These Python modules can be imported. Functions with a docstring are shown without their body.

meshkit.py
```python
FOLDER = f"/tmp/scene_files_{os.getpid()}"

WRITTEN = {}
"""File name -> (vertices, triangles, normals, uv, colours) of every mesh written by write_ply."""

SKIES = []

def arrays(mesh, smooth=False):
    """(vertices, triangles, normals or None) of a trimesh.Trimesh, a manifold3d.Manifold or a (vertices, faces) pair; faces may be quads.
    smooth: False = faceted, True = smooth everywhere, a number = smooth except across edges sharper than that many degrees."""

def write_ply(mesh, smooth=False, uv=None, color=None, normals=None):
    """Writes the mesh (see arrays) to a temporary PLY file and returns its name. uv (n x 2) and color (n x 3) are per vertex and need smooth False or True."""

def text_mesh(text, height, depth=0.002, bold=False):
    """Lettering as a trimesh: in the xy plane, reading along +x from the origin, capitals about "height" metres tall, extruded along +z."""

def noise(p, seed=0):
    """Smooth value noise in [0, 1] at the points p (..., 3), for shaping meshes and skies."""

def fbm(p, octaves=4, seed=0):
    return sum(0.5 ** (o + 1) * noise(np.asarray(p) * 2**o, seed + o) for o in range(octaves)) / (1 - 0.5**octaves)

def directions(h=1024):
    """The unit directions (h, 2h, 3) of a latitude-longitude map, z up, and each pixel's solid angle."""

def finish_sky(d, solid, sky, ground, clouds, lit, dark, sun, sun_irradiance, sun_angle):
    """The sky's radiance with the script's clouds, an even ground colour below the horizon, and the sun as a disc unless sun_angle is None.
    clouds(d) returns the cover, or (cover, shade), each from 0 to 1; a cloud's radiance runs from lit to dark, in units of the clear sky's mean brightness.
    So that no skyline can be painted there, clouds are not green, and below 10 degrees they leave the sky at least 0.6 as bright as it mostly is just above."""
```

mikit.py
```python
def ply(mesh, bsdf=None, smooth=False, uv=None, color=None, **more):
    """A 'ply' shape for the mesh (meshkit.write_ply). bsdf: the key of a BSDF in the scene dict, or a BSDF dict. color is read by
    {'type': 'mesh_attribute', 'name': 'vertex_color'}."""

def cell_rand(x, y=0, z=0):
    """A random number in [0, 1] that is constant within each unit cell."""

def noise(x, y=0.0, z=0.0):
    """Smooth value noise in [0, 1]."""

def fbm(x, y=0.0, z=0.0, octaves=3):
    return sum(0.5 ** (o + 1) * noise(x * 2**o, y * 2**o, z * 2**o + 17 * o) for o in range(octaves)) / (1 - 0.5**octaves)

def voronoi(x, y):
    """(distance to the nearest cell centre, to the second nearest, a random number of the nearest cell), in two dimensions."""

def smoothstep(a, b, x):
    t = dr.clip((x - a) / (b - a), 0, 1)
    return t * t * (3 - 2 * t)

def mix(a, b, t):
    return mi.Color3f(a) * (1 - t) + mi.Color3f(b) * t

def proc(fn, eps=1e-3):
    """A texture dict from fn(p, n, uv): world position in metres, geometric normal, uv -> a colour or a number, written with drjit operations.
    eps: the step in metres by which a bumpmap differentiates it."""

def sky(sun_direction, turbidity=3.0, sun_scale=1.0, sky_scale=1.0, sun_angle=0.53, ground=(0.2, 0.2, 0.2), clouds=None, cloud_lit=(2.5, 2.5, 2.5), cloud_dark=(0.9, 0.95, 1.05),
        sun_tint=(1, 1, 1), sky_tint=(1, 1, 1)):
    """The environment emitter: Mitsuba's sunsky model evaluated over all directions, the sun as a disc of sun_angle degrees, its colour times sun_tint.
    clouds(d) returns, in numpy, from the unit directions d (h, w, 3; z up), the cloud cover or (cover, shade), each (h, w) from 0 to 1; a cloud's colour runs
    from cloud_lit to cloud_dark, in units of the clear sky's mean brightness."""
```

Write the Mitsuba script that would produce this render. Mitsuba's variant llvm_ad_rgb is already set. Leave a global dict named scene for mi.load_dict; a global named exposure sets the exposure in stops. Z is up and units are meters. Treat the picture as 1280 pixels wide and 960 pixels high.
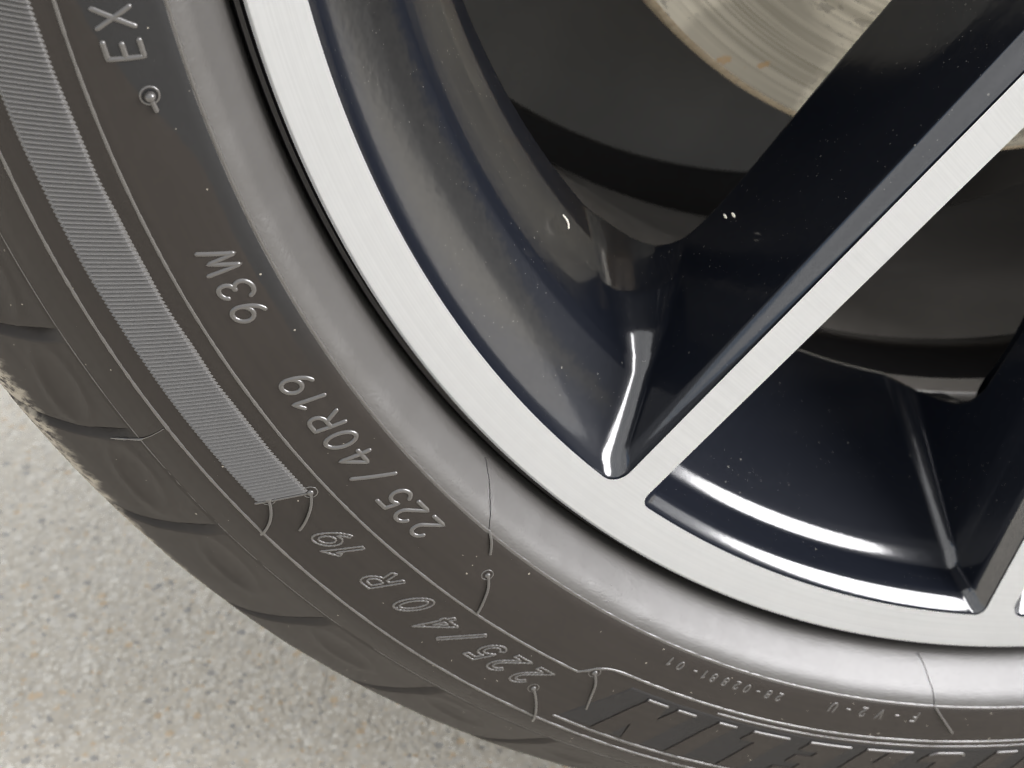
import math, random
import numpy as np, trimesh, shapely, shapely.geometry as sg
import drjit as dr
import mitsuba as mi
import mikit, meshkit
from scipy.interpolate import PchipInterpolator
from mikit import proc, noise, fbm, voronoi, cell_rand, smoothstep, mix

random.seed(7); rng = np.random.default_rng(7)
T = mi.ScalarTransform4f
HUB = 0.333                                   # height of the wheel centre above the ground (m)

def W(v):
    """wheel frame (x right, y up, z towards the viewer) -> world (z up, ground at 0)"""
    v = np.asarray(v, float)
    return np.stack([v[..., 0], -v[..., 2], v[..., 1] + HUB], -1)

# ------------------------------------------------------------------ camera, sky, exposure
R = np.array([[0.9623, 0.0, 0.2721], [-0.1521, -0.8292, 0.5379], [0.2256, -0.5590, -0.7979]])
C = np.array([-0.2817, 0.0568, 0.2753])
exposure = 2.8
scene = {
    'camera': {'type': 'thinlens', 'fov': 35.489, 'fov_axis': 'x', 'aperture_radius': 0.0010, 'focus_distance': 0.325,
               'near_clip': 0.01, 'far_clip': 500.0,
               'to_world': T().look_at(origin=W(C).tolist(), target=W(C + R[2]).tolist(), up=(W(-R[1]) - W(np.zeros(3))).tolist())},
}
def clouds(d):
    p = d / np.maximum(d[..., 2:3] + 0.25, 0.05)
    n = meshkit.fbm(p * 1.6 + 11.3, 5, seed=3)
    cover = np.clip((n - 0.30) / 0.14, 0, 1)
    shade = np.clip(0.35 + 1.2 * (meshkit.fbm(p * 2.3 + 4.0, 4, seed=9) - 0.5), 0, 1)
    return cover, shade
scene['sky'] = mikit.sky([0.82, -0.38, 0.43], turbidity=3.0, sun_scale=0.85, sun_angle=40, sun_tint=(0.76, 0.97, 1.56), clouds=clouds, cloud_lit=(3.0, 3.0, 3.0), cloud_dark=(1.6, 1.62, 1.66), ground=(0.3, 0.3, 0.295))

labels = {}
def tag(key, label=None, cat=None, group=None, kind=None):
    d = {}
    if label: d['label'] = label
    if cat: d['category'] = cat
    if group: d['group'] = group
    if kind: d['kind'] = kind
    labels[key] = d
def put(key, v, f, bsdf, smooth=True, normals=None, to_world=None):
    """one entry of the scene from wheel-frame vertices"""
    f = np.asarray(f, int)
    if f.shape[1] == 4: f = np.vstack([f[:, [0, 1, 2]], f[:, [0, 2, 3]]])
    m = trimesh.Trimesh(W(v), f, process=False)
    if normals is not None:
        nn = np.asarray(normals); nn = np.stack([nn[:, 0], -nn[:, 2], nn[:, 1]], -1)
        d = {'type': 'ply', 'filename': meshkit.write_ply(m, False, normals=nn), 'face_normals': False, 'bsdf': {'type': 'ref', 'id': bsdf}}
    else:
        d = mikit.ply(m, bsdf, smooth=smooth)
    if to_world is not None: d['to_world'] = to_world
    scene[key] = d
    return key
def nth(name, i): return name if i == 0 else '%s_%03d' % (name, i)
def grid_faces(nr, nc, close=False):
    """quads of an nr x nc vertex grid"""
    i, j = np.meshgrid(np.arange(nr - 1), np.arange(nc if close else nc - 1), indexing='ij')
    a = i * nc + j; b = i * nc + (j + 1) % nc
    return np.stack([a, b, b + nc, a + nc], -1).reshape(-1, 4)
def spin(deg):                                # rotation about the wheel axis, as a to_world
    return T().translate([0, 0, HUB]).rotate([0, 1, 0], -deg).translate([0, 0, -HUB])
def revolve(key, prof, bsdf, n=360, flip=False, smooth=35, a0=0.0, a1=360.0):
    prof = np.asarray(prof, float)
    full = abs(a1 - a0) >= 360
    th = np.radians(np.linspace(a0, a1, n, endpoint=not full))
    v = np.stack([prof[:, 0][:, None] * np.cos(th), prof[:, 0][:, None] * np.sin(th), np.broadcast_to(prof[:, 1][:, None], (len(prof), n))], -1)
    f = grid_faces(len(prof), n, full)
    return put(key, v.reshape(-1, 3), f[:, ::-1] if flip else f, bsdf, smooth)

# ------------------------------------------------------------------ materials
def radius(p): return dr.sqrt(dr.square(p.x) + dr.square(p.z - HUB))
def angle(p): return dr.atan2(p.z - HUB, p.x)
def specks(p, s, keep):
    """sparse round dust grains: 1 inside a grain"""
    q = p * s
    c = mi.Point3f(dr.floor(q.x), dr.floor(q.y), dr.floor(q.z))
    w = cell_rand(c.x, c.y, c.z)
    o = mi.Point3f(0.3 + 0.4 * cell_rand(c.x + 71, c.y, c.z), 0.3 + 0.4 * cell_rand(c.x, c.y + 53, c.z), 0.3 + 0.4 * cell_rand(c.x, c.y, c.z + 37))
    d = dr.norm(q - c - o)
    r = 0.12 + 0.16 * cell_rand(c.x, c.y + 11, c.z + 5)
    return dr.select(w > keep, smoothstep(r, r * 0.6, d), 0.0)

def concrete_color(p, n, uv):
    x, y = p.x, p.y
    g = fbm(x * 9, y * 9, 0.0, 3)
    fine = fbm(x * 420, y * 420, 3.0, 3)
    c = mix((0.52, 0.478, 0.405), (0.66, 0.615, 0.53), smoothstep(0.25, 0.75, 0.5 * g + 0.5 * fine))
    for s, keep, k in ((380.0, 0.35, 1), (640.0, 0.45, 2), (240.0, 0.72, 3)):
        a, b, w = voronoi(x * s + 3.7 * k, y * s)
        m = smoothstep(0.42, 0.28, a) * dr.select(w > keep, 1.0, 0.0)
        t = dr.clip((w - keep) / (1 - keep), 0, 1) * 7.0
        t = t - dr.floor(t)
        stone = mix((0.46, 0.435, 0.39), (0.80, 0.77, 0.70), t)
        stone = dr.select(t > 0.94, mi.Color3f(0.58, 0.44, 0.28), stone)
        stone = dr.select(t < 0.06, mi.Color3f(0.28, 0.275, 0.27), stone)
        c = mix(c, stone, m * 0.72)
    return c
def concrete_height(p, n, uv):
    a, b, w = voronoi(p.x * 330, p.y * 330)
    return 0.0005 * smoothstep(0.5, 0.1, a) * w + 0.0010 * fbm(p.x * 300, p.y * 300, 0.0, 3)
scene['concrete'] = {'type': 'twosided', 'bsdf': {'type': 'bumpmap', 'arbitrary': proc(concrete_height, 3e-4), 'scale': 1.0,
    'bsdf': {'type': 'principled', 'base_color': proc(concrete_color), 'roughness': 0.85, 'specular': 0.3}}}

def rubber_color(p, n, uv):
    r, th = radius(p), angle(p)
    g = fbm(p.x * 60, p.z * 60, p.y * 60, 3)
    c = mix((0.0165, 0.0132, 0.0111), (0.0215, 0.0175, 0.0149), g)
    streak = fbm(r * 700.0, th * 9.0, 2.0, 3)
    c = c * (0.86 + 0.28 * streak)
    # a wet-looking tyre-dressing stain next to the bead band
    edge = 0.2738 + 0.0105 * smoothstep(-2.86, -3.02, dr.select(th > 0, th - 6.28318, th)) + 0.0022 * (fbm(th * 40, r * 200, 0.0, 4) - 0.5)
    stain = smoothstep(edge + 0.0004, edge - 0.0004, r) * smoothstep(-2.66, -2.78, dr.select(th > 0, th - 6.28318, th))
    c = mix(c, (0.013, 0.0135, 0.0145), stain * 0.85)
    # pale road dust where the tread meets the shoulder
    tn = dr.select(th > 0, th - 6.28318, th)
    e0 = 0.3290 + 0.0068 * smoothstep(-2.82, -2.35, tn)
    d = smoothstep(e0, e0 + 0.0030, r + 0.004 * (fbm(th * 160, p.y * 300, 1.0, 4) - 0.5))
    c = mix(c, (0.30, 0.27, 0.22), d * smoothstep(0.25, 0.60, fbm(th * 320, r * 700, p.y * 500, 3)) * 0.9)
    dust = specks(p, 900.0, 0.982)
    return mix(c, (0.34, 0.31, 0.26), dust * 0.7)
def rubber_height(p, n, uv):
    return 0.00005 * fbm(p.x * 900, p.z * 900, p.y * 900, 2)
scene['rubber'] = {'type': 'twosided', 'bsdf': {'type': 'bumpmap', 'arbitrary': proc(rubber_height, 1e-4), 'scale': 1.0,
    'bsdf': {'type': 'principled', 'base_color': proc(rubber_color), 'roughness': 0.52, 'specular': 0.32}}}
def dressing_height(p, n, uv):
    return 0.00006 * fbm(p.x * 2600, p.z * 2600, p.y * 2600, 2) + 0.00002 * fbm(p.x * 900, p.z * 900, p.y * 900, 2)
scene['dressed_rubber'] = {'type': 'twosided', 'bsdf': {'type': 'bumpmap', 'arbitrary': proc(dressing_height, 5e-5), 'scale': 1.0,
    'bsdf': {'type': 'principled', 'base_color': {'type': 'rgb', 'value': (0.043, 0.0405, 0.038)}, 'roughness': 0.40, 'specular': 0.65, 'clearcoat': 0.4, 'clearcoat_gloss': 0.6}}}
scene['moulded_rubber'] = {'type': 'twosided', 'bsdf': {'type': 'principled', 'base_color': {'type': 'rgb', 'value': (0.050, 0.047, 0.044)}, 'roughness': 0.24, 'specular': 1.0}}
scene['fluted_rubber'] = {'type': 'twosided', 'bsdf': {'type': 'principled', 'base_color': {'type': 'rgb', 'value': (0.075, 0.072, 0.069)}, 'roughness': 0.30, 'specular': 0.9}}
scene['dark_rubber'] = {'type': 'twosided', 'bsdf': {'type': 'principled', 'base_color': {'type': 'rgb', 'value': (0.018, 0.017, 0.017)}, 'roughness': 0.6, 'specular': 0.3}}

def paint_color(p, n, uv):
    r = radius(p)
    g = mix((0.0032, 0.0045, 0.0085), (0.0042, 0.0055, 0.0095), fbm(p.x * 40, p.z * 40, p.y * 40, 2))
    # painted ground reflection: grey tint on each wide window's sloping band, edges ragged
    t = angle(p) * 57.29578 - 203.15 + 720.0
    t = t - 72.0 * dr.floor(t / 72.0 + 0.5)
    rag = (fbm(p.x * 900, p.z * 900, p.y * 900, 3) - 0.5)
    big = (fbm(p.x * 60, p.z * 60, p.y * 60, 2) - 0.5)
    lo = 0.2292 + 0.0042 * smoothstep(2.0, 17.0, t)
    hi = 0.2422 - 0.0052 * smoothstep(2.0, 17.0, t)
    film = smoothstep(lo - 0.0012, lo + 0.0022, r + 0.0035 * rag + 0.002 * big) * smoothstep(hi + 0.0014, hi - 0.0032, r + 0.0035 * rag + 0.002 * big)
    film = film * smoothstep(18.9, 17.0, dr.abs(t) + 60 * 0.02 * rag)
    film2 = smoothstep(0.2150, 0.2185, r) * smoothstep(0.2262, 0.2225, r + 0.003 * rag) * smoothstep(14.5, 11.0, dr.abs(t))  # second painted reflection, on the band nearer the opening
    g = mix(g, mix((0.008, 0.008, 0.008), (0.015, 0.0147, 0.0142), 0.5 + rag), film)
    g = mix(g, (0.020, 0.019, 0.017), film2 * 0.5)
    d = specks(p, 800.0, 0.965) * 0.4 + specks(p + mi.Vector3f(0.3, 0.1, 0.2), 1400.0, 0.92) * 0.35
    return mix(g, (0.40, 0.38, 0.34), d * smoothstep(0.35, 0.7, fbm(p.x * 55, p.z * 55, p.y * 55, 2)))
def paint_height(p, n, uv):
    return 0.000010 * fbm(p.x * 700, p.z * 700, p.y * 700, 2)
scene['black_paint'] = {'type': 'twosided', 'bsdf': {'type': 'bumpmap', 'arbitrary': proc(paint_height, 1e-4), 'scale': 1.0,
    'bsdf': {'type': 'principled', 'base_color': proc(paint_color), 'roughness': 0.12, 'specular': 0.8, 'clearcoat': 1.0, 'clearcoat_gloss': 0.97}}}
scene['edge_paint'] = {'type': 'twosided', 'bsdf': {'type': 'principled', 'base_color': {'type': 'rgb', 'value': (0.004, 0.004, 0.005)}, 'roughness': 0.25, 'specular': 0.4}}
def barrel_color(p, n, uv):
    return mix((0.10, 0.095, 0.088), (0.17, 0.16, 0.148), fbm(p.x * 35, p.z * 35, p.y * 35, 4))
scene['dusty_paint'] = {'type': 'twosided', 'bsdf': {'type': 'principled', 'base_color': proc(barrel_color), 'roughness': 0.42, 'specular': 0.5}}

def machined_color(p, n, uv):
    r = radius(p)
    line = noise(r * 4200.0, angle(p) * 3.0)
    g = fbm(p.x * 50, p.z * 50, 0.0, 3)
    c = mix((0.405, 0.411, 0.411), (0.46, 0.467, 0.467), 0.55 * line + 0.45 * g)
    d = specks(p, 300.0, 0.97)
    return mix(c, (0.32, 0.30, 0.27), d * 0.5)
def machined_height(p, n, uv):
    return 0.000006 * noise(radius(p) * 4200.0, angle(p) * 3.0)
scene['machined_aluminium'] = {'type': 'twosided', 'bsdf': {'type': 'bumpmap', 'arbitrary': proc(machined_height, 6e-5), 'scale': 1.0,
    'bsdf': {'type': 'principled', 'base_color': proc(machined_color), 'roughness': 0.5, 'metallic': 0.45, 'specular': 0.5}}}

def rotor_color(p, n, uv):
    r, th = radius(p), angle(p)
    g = 0.6 * noise(r * 1500.0, th * 3.0) + 0.4 * noise(r * 420.0, th * 2.0, 4.0)
    c = mix((0.31, 0.29, 0.235), (0.66, 0.625, 0.54), g)
    worn = smoothstep(0.45, 0.60, fbm(th * 7.0, r * 25, 8.0, 2))
    c = mix(c * 0.72, c, worn)
    pit = smoothstep(0.60, 0.70, fbm(r * 800.0, th * 45.0, 3.0, 3)) * worn
    c = mix(c, (0.17, 0.16, 0.14), pit * 0.5)
    rust = smoothstep(0.79, 0.84, fbm(p.x * 150, p.z * 150, 5.0, 3))
    return mix(c, (0.42, 0.25, 0.10), rust * 0.6)
scene['rotor_steel'] = {'type': 'twosided', 'bsdf': {'type': 'principled', 'base_color': proc(rotor_color), 'roughness': 0.38, 'metallic': 0.7, 'anisotropic': 0.6}}
def rust_color(p, n, uv):
    return mix((0.50, 0.38, 0.24), (0.74, 0.64, 0.48), fbm(angle(p) * 120, radius(p) * 300, p.y * 300, 3))
scene['rotor_rust'] = {'type': 'twosided', 'bsdf': {'type': 'principled', 'base_color': proc(rust_color), 'roughness': 0.7}}
def shield_color(p, n, uv):
    return mix((0.12, 0.117, 0.11), (0.19, 0.183, 0.172), fbm(p.x * 30, p.z * 30, 0.0, 4))
scene['shield_metal'] = {'type': 'twosided', 'bsdf': {'type': 'principled', 'base_color': proc(shield_color), 'roughness': 0.7}}
scene['body_paint'] = {'type': 'twosided', 'bsdf': {'type': 'principled', 'base_color': {'type': 'rgb', 'value': (0.02, 0.02, 0.022)}, 'roughness': 0.2, 'clearcoat': 1.0}}
scene['dust_fleck'] = {'type': 'twosided', 'bsdf': {'type': 'principled', 'base_color': {'type': 'rgb', 'value': (0.75, 0.70, 0.62)}, 'roughness': 0.8}}

# ------------------------------------------------------------------ the ground
g = 40.0
scene['ground'] = mikit.ply(trimesh.Trimesh([[-g, -g, 0], [g, -g, 0], [g, g, 0], [-g, g, 0]], [[0, 1, 2], [0, 2, 3]], process=False), 'concrete')
tag('ground', 'pale grey concrete with exposed multicoloured aggregate under the tyre', kind='structure')

# ------------------------------------------------------------------ unseen wheel arch, added above the frame to shade the ground and wheel
tag('added_wheel_arch', 'added dark wheel arch liner out of view, shading the ground behind the tyre', 'wheel arch')
def added_wheel_arch():
    th = np.radians(np.linspace(-8, 188, 80)); zz = np.r_[np.linspace(-0.015, -0.33, 12)]
    v = np.stack([np.broadcast_to(0.388 * np.cos(th), (12, 80)), np.broadcast_to(0.388 * np.sin(th), (12, 80)), np.broadcast_to(zz[:, None], (12, 80))], -1)
    v2 = v * [1.015, 1.015, 1.0]
    f = grid_faces(12, 80)
    rim = np.stack([np.arange(79), np.arange(79) + 1, np.arange(79) + 961, np.arange(79) + 960], -1)
    put('added_wheel_arch', np.vstack([v.reshape(-1, 3), v2.reshape(-1, 3)]), np.vstack([f, f[:, ::-1] + 960, rim]), 'shield_metal', smooth=30)
    t = np.radians(np.linspace(0, 180, 60)); pts = sg.Polygon(np.stack([0.388 * np.cos(t), 0.388 * np.sin(t)], -1)).union(sg.box(-0.388, -0.06, 0.388, 0.001))
    m = trimesh.creation.extrude_polygon(pts, 0.004, engine='earcut'); m.apply_translation([0, 0, -0.336])
    put('added_wheel_arch__inner_wall', m.vertices, m.faces, 'shield_metal', smooth=20)  # added plate behind the wheel, blocks light from the back
added_wheel_arch()

# ------------------------------------------------------------------ the tyre
tag('alloy_wheel', 'black and silver alloy wheel with low-profile tyre on concrete', 'wheel')
TP = np.array([(0.2555, -0.0180), (0.2572, -0.0130), (0.2590, -0.0085), (0.2599, -0.0040), (0.2613, 0.0000), (0.2643, 0.0047), (0.2673, 0.0082), (0.2699, 0.0098),
               (0.2722, 0.0104), (0.2780, 0.0105), (0.2860, 0.0099), (0.2920, 0.0087), (0.3000, 0.0074), (0.3058, 0.0063), (0.3092, 0.0044), (0.3130, 0.0012),
               (0.3185, -0.0035), (0.3250, -0.0090), (0.3300, -0.0135), (0.3335, -0.0178), (0.3357, -0.0225), (0.3370, -0.0285), (0.3378, -0.0370), (0.3385, -0.0600), (0.3388, -0.1000)])
TPs = np.r_[0, np.cumsum(np.hypot(*np.diff(TP, axis=0).T))]
PR, PZ = PchipInterpolator(TPs, TP[:, 0]), PchipInterpolator(TPs, TP[:, 1])
_s = np.linspace(0, TPs[-1], 6000)
def zs(r): return np.interp(r, PR(_s), PZ(_s))           # height of the sidewall at radius r
def side(r, th, h=0.0):
    """point on the sidewall, h above its surface; th in degrees"""
    r, th = np.broadcast_arrays(np.asarray(r, float), np.radians(np.asarray(th, float)))
    e = 1e-4; dz = (zs(r + e) - zs(r - e)) / (2 * e)
    nr, nz = -dz / np.sqrt(1 + dz * dz), 1 / np.sqrt(1 + dz * dz)
    q = r + nr * h
    return np.stack([q * np.cos(th), q * np.sin(th), zs(r) + nz * h], -1), np.stack([nr * np.cos(th), nr * np.sin(th), nz], -1)

# lateral grooves of the shoulder: (inner end radius, angle at the inner end)
GROOVES = [(0.3129, 195.0), (0.3129, 199.9), (0.3132, 204.95), (0.3136, 210.73), (0.3141, 217.79), (0.3143, 224.8), (0.3136, 231.8), (0.3136, 238.6), (0.3136, 245.3), (0.3136, 251.7)]
def groove_bend(r): 
    u = np.clip((r - 0.313) / 0.023, 0, 2)
    return -0.25 * u - 1.6 * u ** 3
def tyre():
    s = np.unique(np.r_[np.linspace(0, TPs[7], 26), np.linspace(TPs[7], TPs[13], 50), np.linspace(TPs[13], TPs[22], 110), np.linspace(TPs[22], TPs[24], 24)])
    r, z = PR(s), PZ(s)
    dr_, dz_ = np.gradient(r, s), np.gradient(z, s)
    ln = np.hypot(dr_, dz_); nr, nz = -dz_ / ln, dr_ / ln
    th = np.r_[np.arange(150.0, 184.0, 1.0), np.arange(184.0, 258.0, 0.06), np.arange(258.0, 510.0, 1.0)]
    h = np.zeros((len(s), len(th)))
    Rr = r[:, None]; Tt = th[None, :]
    sh = s[:, None] - TPs[15]                                # arc length past the shoulder line
    for r0, t0 in GROOVES:
        d = (Tt - t0 - groove_bend(Rr)) * math.pi / 180 * Rr   # along the circumference
        w = 0.0011
        steep = np.where(d < 0, np.clip(1.35 - np.abs(d) / (w * 0.6), 0, 1), np.clip(1.0 - d / (w * 2.6), 0, 1))    # the lower side slopes, the upper is undercut
        on = np.clip(sh / 0.0010, 0, 1)
        h -= 0.0036 * steep * on * np.clip(sh / 0.012 + 0.45, 0, 1)
        # leaf-shaped dimple between two grooves
        c = t0 + 2.6; rc = 0.3205
        a = (Tt - c - 60 * (Rr - rc)) * math.pi / 180 * Rr / 0.0085; b = (Rr - rc - 0.10 * (Tt - c) * math.pi / 180 * Rr) / 0.0030
        q = a * a + b * b
        h -= 0.0005 * np.exp(-q * 1.1) - 0.00035 * np.exp(-(np.sqrt(q) - 1.25) ** 2 * 9)
    # shoulder step: the tread blocks stand a little proud of the sidewall
    h += 0.00028 * np.clip((s[:, None] - TPs[15]) / 0.0004, 0, 1) + 0 * Tt
    # soft waves left by the carcass
    h += 0.00010 * (meshkit.fbm(np.stack(np.broadcast_arrays(Tt * 0.5, Rr * 120, 0 * Tt), -1), 2, seed=5) - 0.5) * 2
    # loaded tyre: it bulges and flattens at the contact patch
    rr, zz = r[:, None] + nr[:, None] * h, z[:, None] + nz[:, None] * h
    t = np.radians(th)
    v = np.stack([rr * np.cos(t), rr * np.sin(t), zz], -1)
    v[..., 1] = np.maximum(v[..., 1], -HUB + 0.0004)
    f = grid_faces(len(s), len(th), True)[:, ::-1]
    nb = 27
    def cut(a, b): return grid_faces(b - a, len(th), True)[:, ::-1], v[a:b].reshape(-1, 3)
    fb, vb = cut(0, nb); put('alloy_wheel__tyre__bead_band', vb, fb, 'dressed_rubber')
    fb, vb = cut(nb - 1, len(s)); put('alloy_wheel__tyre', vb, fb, 'rubber')
tyre()
tag('alloy_wheel__tyre__bead_band', 'shiny dressed rubber band beside the rim')
# the far half of the tyre, mirrored, seen only from elsewhere
prof = np.stack([TP[::-1, 0], -0.2 - TP[::-1, 1]], -1)
revolve('alloy_wheel__tyre__inner_sidewall', prof, 'rubber', 240)

def tube(P, N, rad, sides=8, sink=0.35):
    """thin bead along P on the surface with normals N; rad: a number or one per point"""
    P = np.asarray(P, float); N = np.asarray(N, float); rad = np.broadcast_to(rad, (len(P),)).astype(float)
    if len(P) < 2: return np.zeros((0, 3)), np.zeros((0, 4), int)
    t = np.gradient(P, axis=0); t /= np.linalg.norm(t, axis=1, keepdims=True) + 1e-12
    # round ends
    k = np.array([0.0, 0.6, 0.9]); ext = np.array([0.95, 0.75, 0.4])
    P = np.vstack([P[0] - t[0] * rad[0] * ext[:, None], P, P[-1] + t[-1] * rad[-1] * ext[::-1, None]])
    N = np.vstack([np.repeat(N[:1], 3, 0), N, np.repeat(N[-1:], 3, 0)]); t = np.vstack([np.repeat(t[:1], 3, 0), t, np.repeat(t[-1:], 3, 0)])
    rad = np.r_[rad[0] * k, rad, rad[-1] * k[::-1]]
    b = np.cross(t, N); b /= np.linalg.norm(b, axis=1, keepdims=True) + 1e-12
    a = np.arange(sides) * 2 * math.pi / sides
    v = P[:, None] + rad[:, None, None] * (np.cos(a)[None, :, None] * b[:, None] + (np.sin(a) - sink)[None, :, None] * N[:, None])
    return v.reshape(-1, 3), grid_faces(len(P), sides, True)
def join(parts):
    vs, fs, n = [], [], 0
    for v, f in parts:
        f = np.asarray(f)
        if f.shape[1] == 4: f = np.vstack([f[:, [0, 1, 2]], f[:, [0, 2, 3]]])
        vs.append(v); fs.append(f + n); n += len(v)
    return np.vstack(vs), np.vstack(fs)
def dense(pts, step):
    pts = np.asarray(pts, float); out = [pts[:1]]
    for a, b in zip(pts[:-1], pts[1:]):
        n = max(1, int(np.ceil(np.linalg.norm(b - a) / step)))
        out.append(a + (b - a) * (np.arange(1, n + 1) / n)[:, None])
    return np.vstack(out)
def ring_line(pts, rad=0.0004, wob=0.0, sink=0.35):
    """a moulded line through (r, degrees) points"""
    pts = np.asarray(pts, float)
    th = np.arange(pts[0, 1], pts[-1, 1] + 1e-6, 0.2)
    r = np.interp(th, pts[:, 1], pts[:, 0]) if len(pts) < 4 else PchipInterpolator(pts[:, 1], pts[:, 0])(th)
    w = rad * (1 + wob * (meshkit.noise(np.stack([th * 6, th * 0, th * 0], -1), 3) - 0.5) * 2)
    P, N = side(r, th)
    return tube(P, N, w, 8, sink)
rings = [
    ([(0.2701, 150), (0.2701, 390), (0.2701, 509.8)], 0.00042, 0.35),
    ([(0.2876, 150), (0.2879, 200), (0.2878, 222), (0.28765, 228.6)], 0.00042, 0.2),
    ([(0.28765, 228.6), (0.2862, 228.95), (0.2842, 229.4), (0.2827, 230.3), (0.2824, 231.5), (0.2824, 236.0), (0.2824, 262.0)], 0.00046, 0.2),
    ([(0.3058, 150), (0.3058, 390), (0.3058, 509.8)], 0.00040, 0.25),
    ([(0.2843, 237.6), (0.2844, 250), (0.2844, 262)], 0.00040, 0.1),
    ([(0.3030, 229.9), (0.3030, 245), (0.3028, 262)], 0.00045, 0.1),
    ([(0.3131, 150), (0.3131, 390), (0.3131, 509.8)], 0.00016, 0.2),
]
for i, (pts, rad, wob) in enumerate(rings):
    v, f = ring_line(pts, rad, wob)
    put('alloy_wheel__tyre__' + nth('moulded_line', i), v, f, 'moulded_rubber')

# the fluted band
def flutes():
    pitch = 0.19; n = int((210.75 - 176.0) / pitch); sub = 6; m = 12
    u = np.linspace(0, 1, m); q = np.arange(n * sub + 1) / sub
    th = 210.75 - pitch * q[None, :] - 0.84 * u[:, None]
    r = 0.2912 + (0.3020 - 0.2912) * u[:, None] + 0 * q[None, :]
    saw = np.abs((q % 1.0) - 0.5) * 2
    h = 0.00012 + 0.00055 * (1 - saw[None, :]) ** 1.2 * np.clip(np.minimum(u, 1 - u) * 14, 0.0, 1)[:, None]
    h = h - 0.0003 * ((u < 0.001) | (u > 0.999))[:, None]
    P, N = side(r, th, h)
    put('alloy_wheel__tyre__fluted_band', P.reshape(-1, 3), grid_faces(m, n * sub + 1), 'fluted_rubber', smooth=False)
    P, N = side(np.linspace(0.2912, 0.3020, 20), 210.85 - 0.84 * np.linspace(0, 1, 20))
    v, f = tube(P, N, 0.0004)
    put('alloy_wheel__tyre__moulded_line_%03d' % len(rings), v, f, 'moulded_rubber')
flutes()
tag('alloy_wheel__tyre__fluted_band', 'band of fine radial flutes on the sidewall', kind='stuff')

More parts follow.
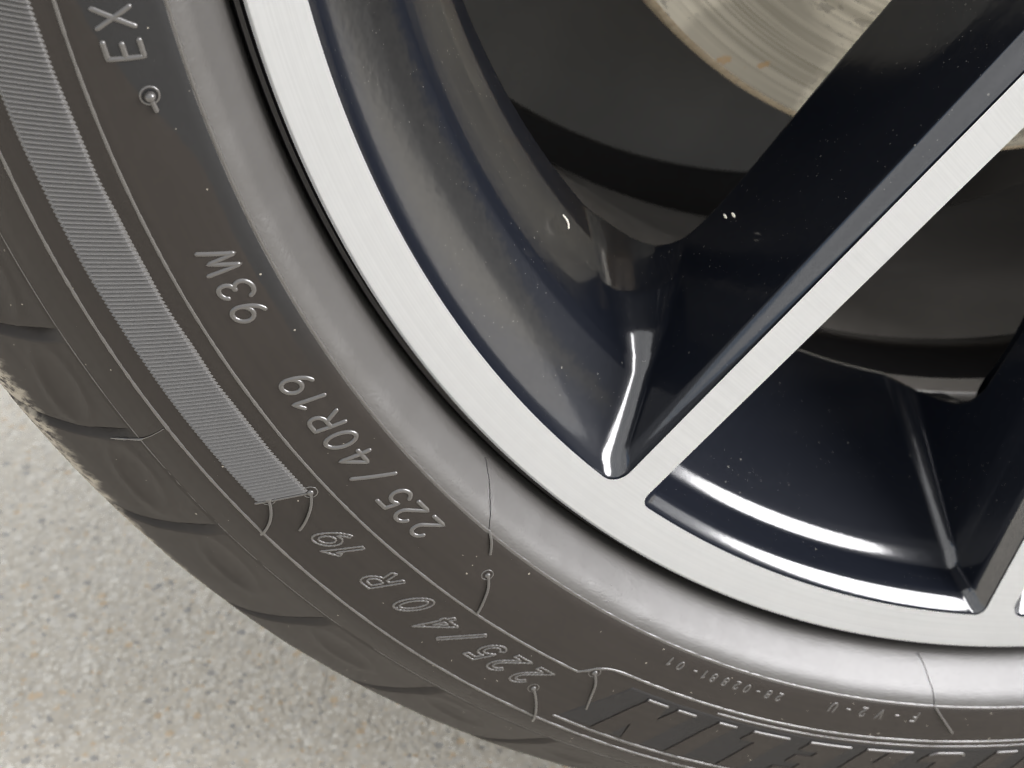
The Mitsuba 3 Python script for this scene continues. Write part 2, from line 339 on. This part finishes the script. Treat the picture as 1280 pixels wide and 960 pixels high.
# ---- lettering
def arc(cx, cy, rx, ry, a0, a1, n=14):
    a = np.radians(np.linspace(a0, a1, n)); return [(cx + rx * math.cos(t), cy + ry * math.sin(t)) for t in a]
G = {   # strokes in a box 0.62 wide, 1 high
    '0': [arc(.31, .5, .29, .5, 90, 450, 28)],
    '1': [[(.10, .78), (.36, 1.0), (.36, 0)]],
    '2': [arc(.30, .70, .27, .30, 165, -35, 14) + [(.03, 0), (.60, 0)]],
    '3': [arc(.28, .75, .25, .25, 160, -80, 12), arc(.28, .26, .30, .27, 80, -160, 14)],
    '4': [[(.47, 0), (.47, 1), (.02, .30), (.64, .30)]],
    '5': [[(.56, 1), (.12, 1), (.07, .54)] + arc(.30, .32, .29, .32, 125, -150, 16)],
    '8': [arc(.31, .75, .24, .25, -90, 270, 20), arc(.31, .25, .29, .26, 90, 450, 22)],
    '9': [arc(.31, .69, .28, .31, 0, 360, 22), [(.59, .69)] + arc(.22, .60, .37, .60, 0, -75, 10)],
    '/': [[(.02, -.12), (.52, 1.12)]],
    '-': [[(.12, .45), (.50, .45)]],
    'R': [[(.05, 0), (.05, 1), (.33, 1)] + arc(.33, .74, .26, .26, 85, -85, 10) + [(.05, .48)], [(.30, .48), (.60, 0)]],
    'W': [[(.0, 1), (.20, 0), (.41, .85), (.62, 0), (.82, 1)]],
    'E': [[(.55, 1), (.05, 1), (.05, 0), (.55, 0)], [(.05, .5), (.48, .5)]],
    'X': [[(.02, 0), (.60, 1)], [(.02, 1), (.60, 0)]],
    'T': [[(.0, 1), (.62, 1)], [(.31, 1), (.31, 0)]],
    'A': [[(.0, 0), (.31, 1), (.62, 0)], [(.11, .35), (.51, .35)]],
    'L': [[(.05, 1), (.05, 0), (.55, 0)]],
    'O': [arc(.31, .5, .31, .5, 90, 450, 28)],
    'D': [[(.05, 0), (.05, 1), (.25, 1)] + arc(.25, .5, .35, .5, 88, -88, 14) + [(.05, 0)]],
    'M': [[(.0, 0), (.0, 1), (.41, .3), (.82, 1), (.82, 0)]],
    'I': [[(.3, 0), (.3, 1)]],
    'F': [[(.05, 0), (.05, 1), (.55, 1)], [(.05, .5), (.46, .5)]],
    'V': [[(.0, 1), (.31, 0), (.62, 1)]],
    'U': [[(.03, 1), (.03, .3)] + arc(.31, .3, .28, .3, 180, 360, 12) + [(.59, 1)]],
    'C': [arc(.33, .5, .31, .5, 45, 315, 20)],
    'H': [[(.05, 0), (.05, 1)], [(.58, 0), (.58, 1)], [(.05, .5), (.58, .5)]],
    'N': [[(.05, 0), (.05, 1), (.58, 0), (.58, 1)]],
}
def place(xy, th0, r0, hgt, lean, wid=1.0):
    """glyph units -> (r, degrees): reads clockwise, tops outwards"""
    xy = np.asarray(xy, float); r = r0 + xy[:, 1] * hgt
    x = (xy[:, 0] * wid + lean * xy[:, 1]) * hgt
    return r, th0 - np.degrees(x / r0)
def raised(text, th, r0, hgt, lean, rad, wid=1.0, sink=0.3):
    out = []
    for ch, t0 in zip(text, th):
        for st in G[ch]:
            d = dense(np.asarray(st), 0.05)
            r, t = place(d, t0, r0, hgt, lean, wid)
            P, N = side(r, t)
            out.append(tube(P, N, rad, 8, sink))
    return join(out)
LT = 'alloy_wheel__tyre__'
# first size marking; angles are those of each character's left edge
v, f = raised('225/40R1993W', [216.28, 215.08, 213.98, 212.25, 211.05, 209.75, 208.55, 207.25, 206.25, 202.2, 201.0, 199.75], 0.2755, 0.0062, 0.25, 0.00060, wid=1.0)
put(LT + 'size_lettering', v, f, 'moulded_rubber'); tag(LT + 'size_lettering', 'raised 225/40R19 93W lettering beside the bead band')
v, f = raised('EXTRALOAD', [190.35, 189.15, 187.9, 186.7, 185.4, 184.1, 181.6, 180.3, 179.0], 0.2764, 0.0060, 0.17, 0.00060)
put(LT + 'load_lettering', v, f, 'moulded_rubber'); tag(LT + 'load_lettering', 'raised EXTRA LOAD lettering, only EX in view')
# second size marking: hollow letters with a double outline
def hollow(text, th, r0, hgt, lean, half, rad, wid=1.0):
    out = []
    for ch, t0 in zip(text, th):
        shape = shapely.union_all([sg.LineString([(x * wid, y) for x, y in st]).buffer(half, cap_style='flat', join_style='mitre') for st in G[ch]])
        for poly in getattr(shape, 'geoms', [shape]):
            for ringc in [poly.exterior] + list(poly.interiors):
                d = dense(np.asarray(ringc.coords), 0.04)
                r, t = place(d, t0, r0, hgt, lean)
                P, N = side(r, t)
                k = 1 + 0.22 * np.sign(np.sin(np.arange(len(P)) * 1.9))        # the outline is finely notched
                out.append(tube(P, N, rad * k, 6, 0.25))
    return join(out)
v, f = hollow('225/40R19', [227.6, 226.1, 224.75, 223.05, 221.75, 219.85, 217.7, 215.25, 214.35], 0.2920, 0.0064, 0.62, 0.080, 0.00030, wid=1.0)
put(LT + 'hollow_lettering', v, f, 'moulded_rubber'); tag(LT + 'hollow_lettering', 'hollow outlined 225/40 R 19 lettering on the sidewall')
v, f = raised('28-02881-01', [240.5, 239.72, 239.0, 238.22, 237.5, 236.68, 235.85, 235.2, 234.55, 233.5, 232.75], 0.2732, 0.0023, 0.1, 0.00026)
put(LT + 'code_lettering', v, f, 'moulded_rubber'); tag(LT + 'code_lettering', 'tiny raised code numbers under the bead band')
v, f = raised('F-V2-U', [250.0, 248.75, 247.6, 246.4, 245.35, 244.3], 0.2726, 0.0028, 0.1, 0.00030)
put(LT + 'code_lettering_001', v, f, 'moulded_rubber')
# the big maker's name: solid slanted letters on a dark knurled field
def big_name():
    r0, r1, lean = 0.2868, 0.3018, 0.42
    hgt = r1 - r0
    # dark field
    th = np.linspace(262.0, 231.9, 320); u = np.linspace(0, 1, 40)
    rr = 0.2850 + (0.3024 - 0.2850) * u[:, None] + 0 * th[None, :]
    tt = th[None, :] - 1.9 * u[:, None] * 1.0
    knurl = 0.00010 + 0.00010 * (np.sin((rr * 9000) + tt * 44) > 0)
    knurl[0] = knurl[-1] = -0.0002; knurl[:, 0] = knurl[:, -1] = -0.0002
    P, N = side(rr, tt, knurl)
    put(LT + 'knurled_field', P.reshape(-1, 3), grid_faces(40, 320), 'dark_rubber', smooth=40)
    spans = dict(M=(264.2, 259.4), I=(258.1, 256.75), C=(254.9, 252.3), H=(251.1, 248.1), E=(246.95, 244.3), L=(242.8, 240.45), i=(239.2, 238.05), N=(236.45, 233.3))
    faces, edges = [], []
    for k, (a, b) in spans.items():
        ch = k.upper(); w = math.radians(a - b) * r0 / hgt; s = 0.30 if ch not in 'CEL' else 0.26
        if ch == 'I': poly = sg.box(0, 0, w, 1)
        elif ch == 'L': poly = sg.box(0, 0, 0.46, 1).union(sg.box(0, 0, w, s))
        elif ch == 'E': poly = sg.box(0, 0, 0.46, 1).union(sg.box(0, 0, w, .24)).union(sg.box(0, .38, w * .9, .60)).union(sg.box(0, .76, w, 1))
        elif ch == 'H': poly = sg.box(0, 0, .46, 1).union(sg.box(w - .46, 0, w, 1)).union(sg.box(0, .38, w, .64))
        elif ch == 'C': poly = sg.box(.0, 0, w, 1).buffer(-.2).buffer(.2).difference(sg.box(.44, .28, w + 1, .72))
        elif ch == 'N': poly = sg.box(0, 0, .40, 1).union(sg.box(w - .40, 0, w, 1)).union(sg.Polygon([(0, 1), (.40, 1), (w, 0), (w - .42, 0)]))
        else: poly = sg.box(0, 0, .42, 1).union(sg.box(w - .42, 0, w, 1)).union(sg.Polygon([(0, 1), (.42, 1), (w / 2 + .2, .2), (w / 2 - .2, .2)])).union(sg.Polygon([(w, 1), (w - .42, 1), (w / 2 - .2, .2), (w / 2 + .2, .2)]))
        m = trimesh.creation.extrude_polygon(shapely.segmentize(poly, 0.12), 1.0, engine='earcut')
        m = m.subdivide_to_size(0.16, max_iter=8)
        r, t = place(m.vertices[:, :2], a, r0, hgt, lean)
        P, N = side(r, t, -0.0002 + m.vertices[:, 2] * 0.00065)
        faces.append((P, m.faces))
        d = dense(np.asarray(poly.exterior.coords), 0.03)
        d = d[d[:, 1] < 0.02] if ch != 'C' else d[d[:, 1] < 0.06]
        if len(d):
            d = d[np.argsort(d[:, 0])]
            cuts = np.where(np.diff(d[:, 0]) > 0.1)[0]
            for seg in np.split(d, cuts + 1):
                if len(seg) < 3: continue
                r, t = place(seg, a, r0, hgt, lean); P, N = side(r, t, 0.00045); edges.append(tube(P, N, 0.00042, 8, 0.3))
    v, f = join(faces); put(LT + 'name_lettering', v, f, 'rubber', smooth=False)
    v, f = join(edges); put(LT + 'name_lettering_001', v, f, 'moulded_rubber')
    tag(LT + 'name_lettering', 'large slanted raised lettering on a dark knurled field')
big_name()

# ---- vent spews: a round head and a hair of rubber lying on the sidewall
spews = [([(0.2699, 218.25), (0.2716, 218.8), (0.2738, 219.3)], 0.0002), ([(0.2781, 220.15), (0.2799, 220.64), (0.2837, 221.2), (0.2872, 221.6)], 0.0009),
         ([(0.2857, 229.4), (0.2880, 229.9), (0.2898, 230.17), (0.2970, 230.97)], 0.0010), ([(0.2979, 227.65), (0.3019, 228.56), (0.3076, 229.42)], 0.0009),
         ([(0.2913, 210.8), (0.2927, 211.27), (0.2958, 211.85), (0.2991, 212.24)], 0.0010), ([(0.2993, 210.12), (0.3007, 210.68), (0.3032, 211.2), (0.3062, 211.52)], 0.0010),
         ([(0.2699, 250.75), (0.2745, 251.9), (0.2787, 252.9)], 0.0003)]
for i, (pts, head) in enumerate(spews):
    pts = np.asarray(pts); u = np.linspace(0, 1, len(pts)); q = np.linspace(0, 1, 30)
    r, t = PchipInterpolator(u, pts[:, 0])(q), PchipInterpolator(u, pts[:, 1])(q)
    P, N = side(r, t, 0.00010 + 0.0003 * np.sin(q * math.pi))
    parts = [tube(P, N, 0.00036, 8, 0.0)]
    if head > 0.0004:
        sp = trimesh.creation.icosphere(3, head * 0.75); parts.append((sp.vertices * [1, 1, 0.8] + P[0], sp.faces))
        a = np.linspace(0, 360, 24); rr = pts[0, 0] + 1.5 * head * np.cos(np.radians(a)); tt = pts[0, 1] + np.degrees(1.5 * head * np.sin(np.radians(a)) / pts[0, 0])
        Pr, Nr = side(rr, tt); parts.append(tube(Pr, Nr, 0.00020, 6, 0.5))
    v, f = join(parts); put(LT + nth('vent_spew', i), v, f, 'moulded_rubber')
# a plain vent stub beside the EX lettering
sp = trimesh.creation.icosphere(3, 0.0010); P, N = side(0.2778, 191.75, 0.0006)
a = np.linspace(0, 360, 28); Pr, Nr = side(0.2778 + 0.0016 * np.cos(np.radians(a)), 191.75 + np.degrees(0.0016 * np.sin(np.radians(a)) / 0.2778))
P2, N2 = side(np.linspace(0.2778, 0.2776, 6), np.linspace(191.75, 192.35, 6), 0.0003)
v, f = join([(sp.vertices + P, sp.faces), tube(Pr, Nr, 0.0003, 8, 0.3), tube(P2, N2, 0.0005, 8, 0.0)])
put(LT + 'vent_stub', v, f, 'moulded_rubber')
# mould partings: fine seams across the bead band
for i, pts in enumerate([[(0.2610, 216.5), (0.2645, 217.3), (0.2700, 218.25)], [(0.2610, 249.9), (0.2650, 250.4), (0.2700, 250.8)]]):
    pts = np.asarray(pts); q = np.linspace(0, 1, 40); u = np.linspace(0, 1, len(pts))
    t = PchipInterpolator(u, pts[:, 1])(q) + 0.06 * (meshkit.noise(np.stack([q * 14, q * 0, q * 0 + i], -1), 8) - 0.5)
    P, N = side(PchipInterpolator(u, pts[:, 0])(q), t)
    v, f = tube(P, N, 0.00017, 6, 0.1); put(LT + nth('mould_seam', i), v, f, 'dark_rubber')
# torn flash by the second groove
q = np.linspace(0, 1, 60); r = 0.3065 + 0.0125 * q; t = 204.95 + 0.45 * np.clip(q * 2, 0, 1) + groove_bend(r)
P, N = side(r, t, 0.0002); v, f = tube(P, N, 0.00012 + 0.00028 * (meshkit.noise(np.stack([q * 18, q * 0, q * 0], -1), 2)) * (q > 0.45), 6, 0.2)
put(LT + 'rubber_flash', v, f, 'moulded_rubber')

# ------------------------------------------------------------------ the wheel
A1 = 225.4                                   # direction of the spoke's inner edge
AXN, AXW = 239.15, 203.15                    # middle directions of the narrow and the wide window
def polar(deg): return np.array([math.cos(math.radians(deg)), math.sin(math.radians(deg))])
def spoke_line(axis, direction, sign, p12, p22):
    """a spoke edge as (point, outward direction, inward normal) in the window's frame (x along its middle); edge on the +y side"""
    U = polar(direction); N = sign * np.array([U[1], -U[0]])
    P1, P2 = 0.12 * U + p12 * N, 0.22 * U + p22 * N
    a = -math.radians(axis); Q = np.array([[math.cos(a), -math.sin(a)], [math.sin(a), math.cos(a)]])
    P1, P2 = Q @ P1, Q @ P2
    if P2[1] < 0: P1, P2 = P1 * [1, -1], P2 * [1, -1]
    e = (P2 - P1) / np.linalg.norm(P2 - P1)
    return P1, e, np.array([e[1], -e[0]])
def half_loop(line, r, rho, r_in, rho_in, k1, k2, ns=(130, 64, 100, 16, 16)):
    P, e, m = line
    def centre(R, h):                        # the point on the line shifted inwards by h, at distance R from the axis
        q = P + h * m; b = q @ e; return q + (-b + math.sqrt(b * b - q @ q + R * R)) * e
    c = centre(r - rho, rho); k = centre(r_in + rho_in, rho_in)
    ac = math.atan2(c[1], c[0]); am = math.atan2(-m[1], -m[0]); ak = math.atan2(k[1], k[0])
    seg = []
    # points crowd towards the corner
    a = ac * (1 - (1 - np.linspace(0, 1, ns[0])) ** 1.35)
    seg.append(np.stack([r * np.cos(a), r * np.sin(a)], -1))
    # the corner: a blend from the arc to the spoke, tighter at the arc's end than at the spoke's
    a0, b0 = c - rho * m, k - rho_in * m
    p0, t1 = r * np.array([math.cos(ac), math.sin(ac)]), np.array([-math.sin(ac), math.cos(ac)])
    hh = rho * math.tan(abs((am - ac) / 2)); f_ = max(0.0, min(1.0, (rho - 0.004) / 0.006))
    h1, h2 = hh * (0.55 + (k1 - 0.55) * f_), hh * (0.55 + (k2 - 0.55) * f_)
    u = (np.linspace(0, 1, ns[1] + 1)[1:] ** 1.3)[:, None]
    seg.append((1 - u) ** 3 * p0 + 3 * u * (1 - u) ** 2 * (p0 + h1 * t1) + 3 * u * u * (1 - u) * (a0 + h2 * e) + u ** 3 * a0)
    seg.append(a0 + (b0 - a0) * (np.linspace(0, 1, ns[2] + 1)[1:] ** 1.35)[:, None])
    a = np.linspace(am, ak - math.pi if ak - math.pi > am - 2 * math.pi else ak + math.pi, ns[3] + 1)[1:]
    aa = ak - math.pi
    while aa - am > math.pi: aa -= 2 * math.pi
    while aa - am < -math.pi: aa += 2 * math.pi
    a = np.linspace(am, aa, ns[3] + 1)[1:]
    seg.append(k + rho_in * np.stack([np.cos(a), np.sin(a)], -1))
    a = np.linspace(ak, 0, ns[4] + 1)[1:]
    seg.append(np.stack([r_in * np.cos(a), r_in * np.sin(a)], -1))
    return np.vstack(seg), np.cumsum(ns)
def table(rows, zq, sig=0.00035):
    """columns of the level table at the depths zq, lightly rounded over the break lines"""
    rows = np.asarray(rows, float); d = -rows[:, 0]
    g = np.linspace(-0.004, d[-1] + 0.004, 4000); out = []
    w = np.exp(-0.5 * (np.arange(-60, 61) * (g[1] - g[0]) / sig) ** 2); w /= w.sum()
    for c in range(1, rows.shape[1]):
        y = np.interp(g, d, rows[:, c]); ys = np.convolve(np.pad(y, 60, mode='edge'), w, 'valid')
        keep = np.clip(g / 0.0012, 0, 1); y = y * (1 - keep) + ys * keep
        out.append(np.interp(-zq, g, y))
    return np.stack(out, -1)
#          z        r       p12     p22     rho
WIDE = [(0.0000, 0.2462, 0.0107, 0.0090, 0.0046), (-0.0007, 0.2461, 0.0108, 0.0091, 0.0048), (-0.0018, 0.2454, 0.0121, 0.0096, 0.0050), (-0.0032, 0.2444, 0.0138, 0.0105, 0.0050),
        (-0.0046, 0.2430, 0.0152, 0.0112, 0.0050), (-0.0120, 0.2346, 0.0156, 0.0114, 0.0052), (-0.0185, 0.2275, 0.0160, 0.0115, 0.0054), (-0.0215, 0.2252, 0.0161, 0.0116, 0.0070), (-0.0260, 0.2226, 0.0162, 0.0117, 0.0100),
        (-0.0350, 0.2185, 0.0164, 0.0118, 0.0142), (-0.0450, 0.2148, 0.0167, 0.0119, 0.0160), (-0.0580, 0.2113, 0.0170, 0.0122, 0.0165)]
NARROW = [(0.0000, 0.2461, 0.0000, 0.0000, 0.0028), (-0.0007, 0.2460, 0.0002, 0.0002, 0.0028), (-0.0018, 0.2453, 0.0014, 0.0014, 0.0028), (-0.0040, 0.2434, 0.0030, 0.0030, 0.0028),
          (-0.0054, 0.2428, 0.0034, 0.0034, 0.0028), (-0.0128, 0.2408, 0.0044, 0.0044, 0.0030), (-0.0138, 0.2400, 0.0046, 0.0046, 0.0032), (-0.0162, 0.2377, 0.0050, 0.0050, 0.0034), (-0.0178, 0.2367, 0.0052, 0.0052, 0.0036),
          (-0.0300, 0.2296, 0.0062, 0.0060, 0.0044), (-0.0450, 0.2208, 0.0072, 0.0071, 0.0056), (-0.0565, 0.2142, 0.0078, 0.0079, 0.0064), (-0.0650, 0.2095, 0.0083, 0.0085, 0.0070)]
# depth of the flanks' lower edge: (radius, depth), from the corner inwards
DEEP = {'wide': [(0.100, 0.0466), (0.1198, 0.0456), (0.1354, 0.0449), (0.1499, 0.0440), (0.1632, 0.0427), (0.1751, 0.0418), (0.1804, 0.0417), (0.1851, 0.0418), (0.1891, 0.0424), (0.1920, 0.0431), (0.1942, 0.0438), (0.1978, 0.0452), (0.2010, 0.0469),
                 (0.2038, 0.0493), (0.2061, 0.0519), (0.2080, 0.0546), (0.2094, 0.0567), (0.2104, 0.0577), (0.2113, 0.0580)],
        'narrow': [(0.120, 0.0240), (0.1410, 0.0254), (0.1491, 0.0268), (0.1567, 0.0282), (0.1641, 0.0295), (0.1711, 0.0305), (0.1777, 0.0315), (0.1839, 0.0345), (0.1895, 0.0391), (0.1946, 0.0446), (0.1989, 0.0495), (0.2020, 0.0528), (0.2043, 0.0553),
                   (0.2066, 0.0580), (0.2082, 0.0604), (0.2092, 0.0621), (0.2096, 0.0632)]}
def window(kind):
    axis = AXW if kind == 'wide' else AXN
    rows = WIDE if kind == 'wide' else NARROW
    zmax = -rows[-1][0]
    brk = np.array([-x[0] for x in rows])
    zq = np.unique(np.r_[np.linspace(0, 0.009, 44), np.linspace(0.009, 0.024, 34), np.linspace(0.0165, 0.0225, 24) if kind == 'wide' else np.linspace(0.0115, 0.0190, 34), np.linspace(0.024, zmax, 40)])
    zq = zq[np.r_[True, np.diff(zq) > 4e-5]]
    zg = np.unique(np.r_[zq, np.linspace(0, zmax, 160)])
    tab = table(rows, -zg)
    loops = []
    for (r, p12, p22, rho) in tab:
        ln = spoke_line(axis, A1, 1 if kind == 'wide' else -1, p12, p22)
        h, ends = half_loop(ln, r, rho, 0.078, 0.006, 0.55, 0.55)
        loops.append(h)
    G_ = np.array(loops)
    # every column of the loft ends at its own depth: the pockets are deep, the spokes' flanks shallower
    last = np.hypot(*np.moveaxis(G_[-1], -1, 0))
    dl = np.interp(last, *np.array(DEEP[kind]).T)
    dl[:ends[0]] = dl[ends[0]]; dl[ends[2]:] = dl[ends[2]]
    zk = np.where(zq[:, None] < 0.0235, zq[:, None], 0.0235 + (zq[:, None] - 0.0235) * (dl[None] - 0.0235) / (zmax - 0.0235))
    L = np.stack([np.stack([np.interp(zk[:, j], zg, G_[:, j, c]) for c in (0, 1)], -1) for j in range(G_.shape[1])], 1)
    # rolled lower edge, then back under
    tg = np.gradient(L[-1], axis=0); tg /= np.linalg.norm(tg, axis=1, keepdims=True) + 1e-12
    outw = np.stack([tg[:, 1], -tg[:, 0]], -1)
    more = [(0.0002, 0.0005), (0.0008, 0.0010), (0.0020, 0.0013)] + ([(0.0050, 0.0022), (0.0070, 0.0034)] if kind == 'wide' else [(0.0050, 0.0022), (0.0115, 0.0055)])
    L = np.concatenate([L] + [(L[-1] + d * outw)[None] for d, _ in more], 0)
    zk = np.concatenate([zk] + [(zk[-1] + d)[None] for _, d in more], 0)
    n = L.shape[1]
    full = np.concatenate([L, L[:, -2:0:-1] * [1, -1]], 1)          # mirror half: closed loop
    zf = np.concatenate([zk, zk[:, -2:0:-1]], 1)
    zq = zk[:, 0]
    v = np.concatenate([full, -zf[..., None]], -1)
    f = grid_faces(len(zq), full.shape[1], True)
    a = math.radians(axis); Q = np.array([[math.cos(a), -math.sin(a), 0], [math.sin(a), math.cos(a), 0], [0, 0, 1]])
    v = v @ Q.T
    ff = np.vstack([f[:, [0, 1, 2]], f[:, [0, 2, 3]]]); vv = v.reshape(-1, 3)
    fn = np.cross(vv[ff[:, 1]] - vv[ff[:, 0]], vv[ff[:, 2]] - vv[ff[:, 0]])
    nn = np.zeros_like(vv)
    for k in range(3): np.add.at(nn, ff[:, k], fn)
    # normals must face into the window
    cen = np.array([math.cos(a), math.sin(a), 0]) * 0.17
    flip = np.sum((cen + [0, 0, 0.05] - vv) * nn) < 0
    if flip: nn, ff, f = -nn, ff[:, ::-1], f[:, ::-1]
    nn /= np.linalg.norm(nn, axis=1, keepdims=True) + 1e-15
    outline = v[0, :, :2]
    # split the closed loop into pocket | flank +y | hub end | flank -y
    mid = ends[0] + 30                                     # inside the corner fillet
    N_ = full.shape[1]
    pieces = {'pocket': np.r_[np.arange(N_ - mid, N_), np.arange(0, mid + 1)], 'flank_a': np.arange(mid, ends[2] + 9), 'hub_end': np.arange(ends[2] + 8, N_ - ends[2] - 8 + 1), 'flank_b': np.arange(N_ - ends[2] - 8, N_ - mid + 1)}
    out = {}
    for k, cols in pieces.items():
        out[k] = (v[:, cols].reshape(-1, 3), nn.reshape(v.shape)[:, cols].reshape(-1, 3), grid_faces(len(zq), len(cols)) if not flip else grid_faces(len(zq), len(cols))[:, ::-1])
    return outline, out
out_w, pc_w = window('wide'); out_n, pc_n = window('narrow')
def put_piece(key, piece, to_world):
    v, n, f = piece
    if key_cache.get(id(piece)) is None:
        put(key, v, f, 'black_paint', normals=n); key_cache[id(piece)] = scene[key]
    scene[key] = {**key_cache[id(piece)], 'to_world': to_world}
key_cache = {}
PW, PN = sg.Polygon(out_w), sg.Polygon(out_n)
rot2 = lambda g_, d: shapely.affinity.rotate(g_, d, origin=(0, 0))
import shapely.affinity
lip = sg.Point(0, 0).buffer(0.2566, 400).difference(sg.Point(0, 0).buffer(0.2436, 400))
rest = sg.Point(0, 0).buffer(0.2436, 400)
for k in range(5):
    lip = lip.difference(rot2(PW, 72 * k)).difference(rot2(PN, 72 * k)); rest = rest.difference(rot2(PW, 72 * k)).difference(rot2(PN, 72 * k))
def flat(key, poly, z=0.0, to_world=None):
    parts = []
    for p in getattr(poly, 'geoms', [poly]):
        v2, f = trimesh.creation.triangulate_polygon(p, engine='earcut'); parts.append((np.c_[v2, np.full(len(v2), z)], f))
    v, f = join(parts)
    a = np.cross(v[f[:, 1]] - v[f[:, 0]], v[f[:, 2]] - v[f[:, 0]])[:, 2]
    f = np.where((a < 0)[:, None], f[:, ::-1], f)
    put(key, v, f, 'machined_aluminium', smooth=False, to_world=to_world)
flat('alloy_wheel__rim_lip', lip); tag('alloy_wheel__rim_lip', 'bright machined outer lip of the rim')
hubdisc = rest.intersection(sg.Point(0, 0).buffer(0.080, 200))
flat('alloy_wheel__hub_face', hubdisc)
spk = rest.difference(sg.Point(0, 0).buffer(0.080, 200))
a_mid = math.degrees(math.atan2(*(0.17 * polar(A1) + 0.005 * np.array([polar(A1)[1], -polar(A1)[0]]))[::-1])) % 360
base = {}
for p in spk.geoms:
    c = p.centroid; a = math.degrees(math.atan2(c.y, c.x)) % 360
    for q in (0, 1):
        want = a_mid if q == 0 else 2 * AXN - a_mid
        if abs((a - want + 180) % 360 - 180) < 2: base[q] = p
for k in range(5):
    tw = spin(72 * k)
    for q in (0, 1):
        key = 'alloy_wheel__' + nth('spoke', 2 * k + q)
        if k == 0: flat(key, base[q])
        else: scene[key] = {**scene['alloy_wheel__' + nth('spoke', q)], 'to_world': tw}
        # wide window's flank A borders spoke 0 of this pair, its flank B borders spoke 1 of the pair before
        if q == 0:
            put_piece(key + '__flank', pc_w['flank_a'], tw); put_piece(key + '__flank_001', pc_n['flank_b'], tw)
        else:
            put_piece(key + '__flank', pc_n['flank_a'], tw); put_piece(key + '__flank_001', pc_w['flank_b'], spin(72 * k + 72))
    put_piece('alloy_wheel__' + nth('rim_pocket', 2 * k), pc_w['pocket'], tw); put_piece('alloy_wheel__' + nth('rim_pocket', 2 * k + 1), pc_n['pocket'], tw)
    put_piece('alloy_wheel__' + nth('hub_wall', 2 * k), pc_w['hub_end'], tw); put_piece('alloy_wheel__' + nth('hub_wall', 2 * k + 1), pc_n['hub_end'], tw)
tag('alloy_wheel__spoke', 'slim spoke with machined stripe and black flanks')
# the rim's edge: machined corner, black curl of the flange
revolve('alloy_wheel__rim_lip__edge', [(0.2566, 0.0), (0.2570, -0.00012), (0.2573, -0.0005)], 'machined_aluminium', 720, flip=True, smooth=True)
revolve('alloy_wheel__rim_flange', [(0.2573, -0.0005), (0.2574, -0.0026), (0.2579, -0.0032), (0.2588, -0.0034), (0.2592, -0.0040), (0.2592, -0.0062), (0.2585, -0.0080), (0.2570, -0.0120), (0.2545, -0.0160)], 'edge_paint', 720, flip=True)
tag('alloy_wheel__rim_flange', 'black rim edge beside the tyre')
# barrel behind the spokes
revolve('alloy_wheel__barrel', [(0.2280, -0.0680), (0.2195, -0.0690), (0.2182, -0.0700), (0.2178, -0.0770)], 'dusty_paint', 540, flip=True)
revolve('alloy_wheel__barrel__dark_band', [(0.2178, -0.0770), (0.2184, -0.0785), (0.2188, -0.0950), (0.2168, -0.0990)], 'edge_paint', 540, flip=True)  # barrel band coloured black, darker than its neighbours
revolve('alloy_wheel__barrel__rear', [(0.2168, -0.0990), (0.2160, -0.1150), (0.2180, -0.140), (0.2255, -0.165), (0.2290, -0.195), (0.2310, -0.205), (0.2340, -0.2065)], 'dusty_paint', 540, flip=True)
tag('alloy_wheel__barrel', 'dusty dark inside of the rim behind the spokes')

# ------------------------------------------------------------------ brake disc and dust shield behind the wheel
tag('brake_disc', 'worn steel brake disc with a tan rusty rim behind the spokes', 'brake disc')
ZD = -0.1255
revolve('brake_disc', [(0.075, ZD), (0.1636, ZD)], 'rotor_steel', 480, flip=True, smooth=False)
revolve('brake_disc__rim', [(0.1636, ZD), (0.1650, ZD - 0.0010), (0.1658, ZD - 0.0030), (0.1660, ZD - 0.010), (0.1640, ZD - 0.011), (0.150, ZD - 0.0115)], 'rotor_rust', 480, flip=True)
revolve('brake_disc__rear_plate', [(0.150, ZD - 0.018), (0.1650, ZD - 0.0185), (0.1655, ZD - 0.028), (0.08, ZD - 0.028)], 'rotor_rust', 480, flip=True)
revolve('brake_disc__hat', [(0.02, ZD + 0.035), (0.070, ZD + 0.035), (0.075, ZD + 0.03), (0.075, ZD)], 'rotor_rust', 240, flip=True)
tag('brake_disc__rim', 'tan rusty edge of the disc')
tag('dust_shield', 'dark dusty metal shield behind the brake disc', 'brake shield')
revolve('dust_shield', [(0.02, -0.215), (0.15, -0.222), (0.205, -0.236), (0.226, -0.240)], 'shield_metal', 360, flip=True)
revolve('dust_shield__rim', [(0.226, -0.240), (0.229, -0.246), (0.30, -0.250)], 'dark_rubber', 360, flip=True)  # flange coloured dark to paint the shaded gap behind the barrel

# ------------------------------------------------------------------ a few flecks of lint and grit lying on the paint

def fleck(key, pts, rad, label, cat, N):
    P = np.asarray(pts, float); v, f = tube(P, np.broadcast_to(N, P.shape), rad, 8, -0.6)
    put(key, v, f, 'dust_fleck'); tag(key, label, cat)
q = np.linspace(0, 1, 12)[:, None]
fleck('lint_fibre', np.array([-0.1815, -0.1167, -0.0360]) * (1 - q) + np.array([-0.1807, -0.1194, -0.0345]) * q + 0.0004 * np.sin(q * 3.1) * np.array([1, 0, 0.4]), 0.00022, 'short white lint fibre on the black rim beside the opening', 'lint', [0.5, 0.3, 0.8])
fleck('grit_speck', np.array([[-0.1441, -0.1187, -0.0292], [-0.1439, -0.1192, -0.0291]]), 0.00035, 'left pale grit speck of two on the black spoke flank', 'grit', [-0.7, 0.7, 0.2])
fleck('grit_speck_001', np.array([[-0.1421, -0.1186, -0.0290], [-0.1419, -0.1191, -0.0289]]), 0.00040, 'right pale grit speck of two on the black spoke flank', 'grit', [-0.7, 0.7, 0.2])
